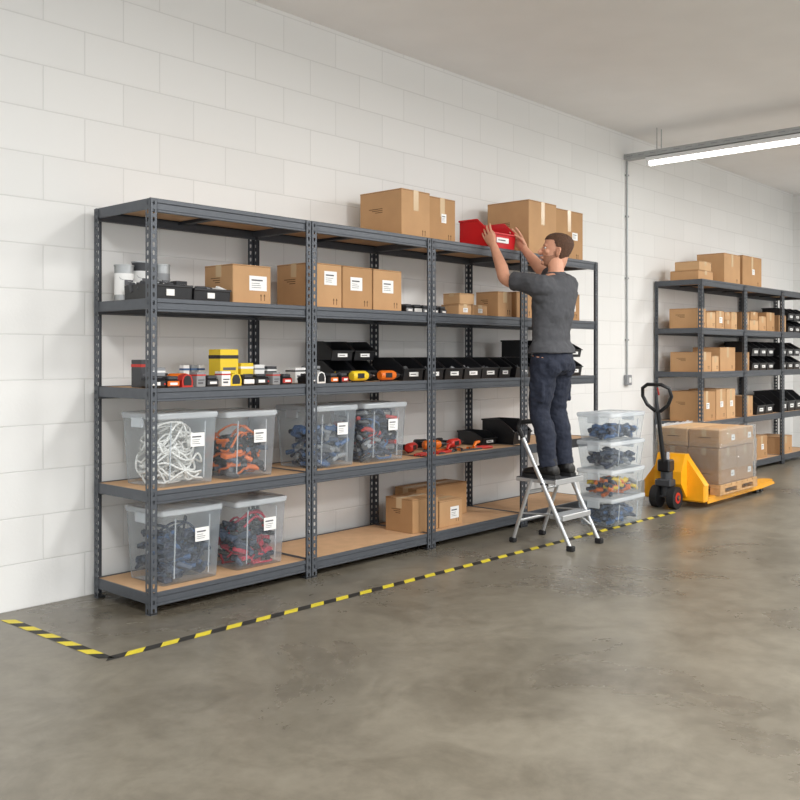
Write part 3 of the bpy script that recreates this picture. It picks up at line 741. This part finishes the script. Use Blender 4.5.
def cloth_mods(o, vox, strength, scale):
    r = o.modifiers.new('r', 'REMESH'); r.mode = 'VOXEL'; r.voxel_size = vox; r.use_smooth_shade = True
    s = o.modifiers.new('s', 'SMOOTH'); s.iterations = 5; s.factor = .5
    t = bpy.data.textures.new('folds', 'CLOUDS'); t.noise_scale = scale; t.noise_depth = 2
    d = o.modifiers.new('d', 'DISPLACE'); d.texture = t; d.strength = strength; d.mid_level = .5; d.texture_coords = 'GLOBAL'
mb = MB()
tor2 = [(1.262, 5.263, 3.409, .182, .134), (1.30, 5.263, 3.41, .172, .124)]+[t for t in torso if t[0] > 1.32]
mb.rings([ring((cx, cy, z), rx+.010, ry+.012) for z, cx, cy, rx, ry in tor2[:-1]], 'shirt', 40)
mb.rings([ring((5.300, 3.408, 1.76), .075, .072), ring((5.304, 3.409, 1.79), .066, .066), ring((5.308, 3.410, 1.803), .060, .060)], 'shirt')
for a, b in ((shL, elL), (shR, elR)):
    tr = V((5.29, 3.395, 1.68))
    limb(mb, [a.lerp(tr, .5), a, a.lerp(b, .45), a.lerp(b, .80)], [.085, .078, .068, .062], 'shirt')
    low = V((a.x*.75+5.29*.25, 3.39, 1.60)); limb(mb, [a+(a-tr)*.05+V((0, .03, -.01)), a.lerp(low, .6), low], [.06, .06, .05], 'shirt')
so = mrel(mb.build('tshirt')); cloth_mods(so, .006, .022, .08)
mb = MB()
mb.rings([ring((5.263, 3.405, 1.30), .150, .102), ring((5.263, 3.402, 1.26), .165, .117), ring((5.263, 3.398, 1.20), .172, .125), ring((5.263, 3.402, 1.15), .160, .112), ring((5.263, 3.406, 1.12), .10, .08)], 'jeans', 36)
for a, b, c in ((hipL, kneL, ankL), (hipR, kneR, ankR)):
    limb(mb, [a+V((0, 0, -.01)), a.lerp(b, .3), a.lerp(b, .65), b, b.lerp(c, .4)+V((0, -.012, 0)), b.lerp(c, .8), c+V((0, 0, -.012))], [.094, .092, .080, .070, .068, .060, .062], 'jeans', 24)
    sx = -1 if a is hipL else 1
    q = a.lerp(b, .62)+V((sx*.068, -.01, 0))
    mb.cbox(q.x-.012, q.x+.012, q.y-.055, q.y+.055, q.z-.08, q.z+.07, 'jeans', .01)
    mb.ell((a.x+sx*.0, a.y-.052, 1.175), (.075, .065, .075), 'jeans')
jo = mrel(mb.build('work_trousers')); cloth_mods(jo, .005, .018, .05)
for nm, a in (('shoe_1', ankL), ('shoe_2', ankR)):
    mb = MB(); x, y = a.x, a.y; z0 = .4405
    sec = [(-.065, .030, .05, .055), (-.045, .036, .062, .075), (-.01, .037, .06, .085), (.04, .037, .05, .072), (.09, .042, .036, .052), (.14, .046, .030, .042), (.175, .040, .026, .036), (.195, .022, .018, .026)]
    mb.rings([((x, y+q, z0+.018+h*.45), (rx, 0, 0), (0, 0, h*.62)) for q, rx, _, h in sec], 'shoe', 20)
    limb(mb, [(x, y-.02, z0+.05), (x, y-.012, z0+.10), (x, y-.008, z0+.125)], [.044, .043, .043], 'shoe', 18)
    out = [(x-.034, y-.068), (x+.034, y-.068), (x+.040, y-.02), (x+.036, y+.04), (x+.048, y+.13), (x+.040, y+.185), (x+.012, y+.206), (x-.012, y+.206), (x-.040, y+.185), (x-.048, y+.13), (x-.036, y+.04), (x-.040, y-.02)]
    mb.prism(out, 'z', z0, z0+.022, 'blackm')
    for i in range(4): mb.tube([(x-.02, y+.055+i*.018, z0+.077-i*.008), (x+.02, y+.055+i*.018, z0+.077-i*.008)], .003, 6, 'dgrey')
    mrel(mb.build(nm))

# ------------------------------------------------------------------ pallet jack with wrapped load
mb = MB(); cy = 3.50
for y in (cy-.19, cy+.19):
    mb.prism([(7.30, y-.08), (8.70, y-.08), (8.80, y-.045), (8.83, y), (8.80, y+.045), (8.70, y+.08), (7.30, y+.08)], 'z', .078, .09, 'jack')
    for s in (-1, 1): mb.prism([(7.30, .04), (7.30, .08), (8.74, .08), (8.76, .058), (8.45, .045)], 'y', y+s*.08-(.006 if s > 0 else 0), y+s*.08+(0 if s > 0 else .006), 'jack')
    for xx in (8.44, 8.54): mb.cyl((xx, y-.045, .037), (xx, y+.045, .037), .036, 'dgrey', 16)
mb.cbox(7.24, 7.32, cy-.27, cy+.27, .05, .20, 'jack', .012)
mb.prism([(7.30, .09), (7.30, .40), (7.27, .44), (7.20, .44), (7.13, .30), (7.13, .20), (7.22, .09)], 'y', cy-.12, cy+.12, 'jack')
for s in (-1, 1):
    mb.add([(7.32, cy+s*.27, .19), (7.24, cy+s*.27, .19), (7.24, cy+s*.10, .42), (7.32, cy+s*.10, .42), (7.32, cy+s*.10, .19), (7.24, cy+s*.10, .19)],
           [(0, 1, 2, 3), (0, 3, 4), (1, 5, 2), (0, 4, 5, 1), (3, 2, 5, 4)], 'jack')
mb.cyl((7.12, cy, .10), (7.12, cy, .34), .05, 'dgrey', 20); mb.cyl((7.12, cy, .34), (7.12, cy, .46), .026, 'chrome', 16)
mb.cbox(7.04, 7.20, cy-.07, cy+.07, .18, .24, 'dgrey', .01)
for s in (-1, 1):
    mb.cyl((7.10, cy+s*.045, .092), (7.10, cy+s*.105, .092), .090, 'blackm', 28)
    mb.cyl((7.10, cy+s*.100, .092), (7.10, cy+s*.108, .092), .045, 'redtool', 20); mb.cyl((7.10, cy+s*.105, .092), (7.10, cy+s*.114, .092), .022, 'dgrey', 12)
mb.cyl((7.10, cy-.12, .092), (7.10, cy+.12, .092), .012, 'chrome', 10)
mb.cbox(7.05, 7.15, cy-.055, cy+.055, .30, .40, 'black', .012)
mb.tube([(7.08, cy, .34), (7.03, cy, .50), (6.98, cy, .72), (6.96, cy, .80)], [.021, .019, .018, .018], 12, 'black')
lp = [(6.962, cy-.025, .80), (6.955, cy-.09, .85), (6.945, cy-.125, .92), (6.925, cy-.115, .985), (6.90, cy-.06, 1.015), (6.90, cy+.06, 1.015), (6.925, cy+.115, .985), (6.945, cy+.125, .92), (6.955, cy+.09, .85), (6.962, cy+.025, .80)]
mb.tube(lp, .015, 10, 'black', closed=True)
mb.tube([(6.96, cy, .80), (6.93, cy, .93)], [.017, .010], 8, 'dgrey'); mb.tube([(6.94, cy-.02, .93), (6.915, cy-.02, .99)], .006, 6, 'redtool')
mb.build('pallet_jack')
mb = MB()
px0, px1, py0, py1 = 7.45, 8.24, 3.19, 3.80
for i in range(7):
    w = (px1-px0)/7; mb.cbox(px0+i*w+.008, px0+(i+1)*w-.008, py0, py1, .158, .176, 'wood', .002)
for i in range(3):
    yb = [py0, (py0+py1)/2-.045, py1-.09][i]
    mb.cbox(px0, px1, yb, yb+.09, .142, .158, 'wood', .002)
    for xb in (px0, (px0+px1)/2-.05, px1-.10): mb.cbox(xb, xb+.10, yb, yb+.09, .104, .142, 'wood', .003)
    mb.cbox(px0, px1, yb, yb+.09, .0905, .104, 'wood', .002)
mb.build('wooden_pallet')
mb = MB()
cx0, cx1, cy0, cy1, cz0, cz1 = 7.48, 8.20, 3.21, 3.76, .1765, .63
mxm = (cx0+cx1)/2; mym = (cy0+cy1)/2; mzm = cz0+.30
n_ = 0
for a, b in ((cx0, mxm-.003), (mxm+.003, cx1)):
    for c_, d_ in ((cy0, mym-.003), (mym+.003, cy1)):
        for e, f in ((cz0, mzm-.002), (mzm+.002, cz1)):
            jx, jy = R.uniform(-.004, .004), R.uniform(0, .006)
            k = ['card2', 'card', 'card2', 'card3'][n_ % 4]; n_ += 1
            mb.cbox(a+jx, b+jx, c_+jy, d_+jy, e, f, k, .006)
            if c_ == cy0:
                m_ = (a+b)/2+jx; mb.box(m_-.025, m_+.025, c_+jy-.001, c_+jy, f-.08, f, 'tape'); mb.box(m_+.06, m_+.13, c_+jy-.001, c_+jy, e+.05, e+.10, 'white')
                mb.box(m_+.07, m_+.11, c_+jy-.0018, c_+jy-.0008, e+.07, e+.075, 'ink')
            if a == cx0:
                m_ = (c_+d_)/2; mb.box(a+jx-.001, a+jx, m_-.02, m_+.02, f-.06, f, 'tape'); mb.box(a+jx-.001, a+jx, m_-.06, m_+.05, e+.08, e+.086, 'seam')
for li in range(3):
    o = .008+.006*li; n = 22; vs = []; fs = []
    X0_, X1_, Y0_, Y1_ = cx0-o, cx1+o, cy0-o, cy1+o
    loop = [(X0_+(X1_-X0_)*i/n, Y0_) for i in range(n)]+[(X1_, Y0_+(Y1_-Y0_)*i/n) for i in range(n)]+[(X1_-(X1_-X0_)*i/n, Y1_) for i in range(n)]+[(X0_, Y1_-(Y1_-Y0_)*i/n) for i in range(n)]
    m = len(loop); rows = 12
    ccx, ccy = (X0_+X1_)/2, (Y0_+Y1_)/2
    zb, zt = [(.12, cz1+.012), (.18, cz1+.02), (.30, .52)][li]
    for r in range(rows+1):
        z = zb+(zt-zb)*r/rows
        for (x, y) in loop:
            j = 1+R.uniform(0, .018); vs.append((ccx+(x-ccx)*j, ccy+(y-ccy)*j, z+R.uniform(-.010, .008)))
    for r in range(rows):
        for j in range(m): fs.append([r*m+j, r*m+(j+1) % m, (r+1)*m+(j+1) % m, (r+1)*m+j])
    mb.add(vs, fs, 'wrap', True)
mb.build('shrink_wrapped_carton_load')

# ------------------------------------------------------------------ services: conduit, switch, lamp
CX = 8.18
mb = MB(); mb.cyl((CX, WY-.014, 1.06), (CX, WY-.014, 3.14), .009, 'galv', 10)
for z in (1.4, 2.0, 2.6, 3.0): mb.cbox(CX-.022, CX+.022, WY-.026, WY-.0005, z-.008, z+.008, 'galv', .002)
mb.build('conduit_pipe')
mb = MB(); mb.cbox(CX-.045, CX+.045, WY-.045, WY-.0005, .96, 1.06, 'grey', .006); mb.cbox(CX-.02, CX+.02, WY-.052, WY-.044, .985, 1.035, 'fixt', .003)
mb.build('light_switch')
def batten(x, y0, y1, z, rods, nm='ceiling_light'):
    mb = MB()
    mb.cbox(x-.05, x+.05, y0, y1, z, z+.012, 'galv', .003)
    for s in (-1, 1): mb.box(x+s*.05-.002, x+s*.05+.002, y0, y1, z, z+.05, 'galv')
    n = int((y1-y0)/.12)
    for i in range(n): mb.cbox(x-.0535, x-.051, y0+.03+i*.12, y0+.09+i*.12, z+.022, z+.030, 'grey', .001)
    for y in rods:
        for s in (-.045, .045): mb.cyl((x+s, y, z+.01), (x+s, y, CH), .004, 'galv', 6)
        mb.cbox(x-.06, x+.06, y-.015, y+.015, z-.006, z, 'galv', .002)
    mb.cbox(x-.05, x+.05, y0+.02, y1-.22, z-.045, z-.006, 'fixt', .006)
    mb.tube([(x, y0+.05, z-.058), (x, y1-.25, z-.058)], .028, 14, 'lamp')
    for y in (y0+.035, y1-.235): mb.cbox(x-.034, x+.034, y-.015, y+.015, z-.090, z-.03, 'fixt', .004)
    return mb.build(nm)
batten(CX, 1.2, 4.44, 3.145, (1.6, 2.7, 4.1))
def area(x, y, z, sx, sy, e, rot=(0, 0, 0), col=(1, .988, .972)):
    l = bpy.data.lights.new('lamp', 'AREA'); l.shape = 'RECTANGLE'; l.size = sx; l.size_y = sy; l.energy = e; l.color = col
    o = bpy.data.objects.new('added_area_light', l); scene.collection.objects.link(o); o.location = (x, y, z); o.rotation_euler = rot  # area light added to illuminate the room, out of view
def added_light(x, y, e):  # unseen glowing panel and housing, added around each main area light
    mb = MB(); mb.cbox(-.32, .32, -.62, .62, .05, .11, 'fixt', .01); mb.cbox(-.28, .28, -.58, .58, .03, .052, 'lamp', .005)
    mb.box(-.02, .02, -.4, -.36, .1, CH-3.2, 'galv'); mb.box(-.02, .02, .36, .4, .1, CH-3.2, 'galv')
    mb.build('added_light_panel', (x, y, 3.2)); area(x, y, 3.21, .56, 1.16, e)
for x, y, e in ((1.0, 1.0, 84), (4.2, .6, 100), (7.4, .6, 115), (10.6, 1.4, 100), (1.0, -2.5, 84), (4.5, -2.5, 90), (8.5, -2.5, 95)): added_light(x, y, e)

w = bpy.data.worlds.new('World'); scene.world = w; w.use_nodes = True
w.node_tree.nodes['Background'].inputs[0].default_value = (.96, .98, 1, 1); w.node_tree.nodes['Background'].inputs[1].default_value = 1.65

# ------------------------------------------------------------------ camera
cam = bpy.data.cameras.new('camera'); co = bpy.data.objects.new('camera', cam); scene.collection.objects.link(co)
co.location = (0, 0, 1.244); co.rotation_euler = (math.pi/2, 0, -math.radians(47.81))
cam.sensor_width = 36; cam.lens = 930/800*36; cam.shift_y = -.055; cam.clip_start = .05
scene.camera = co
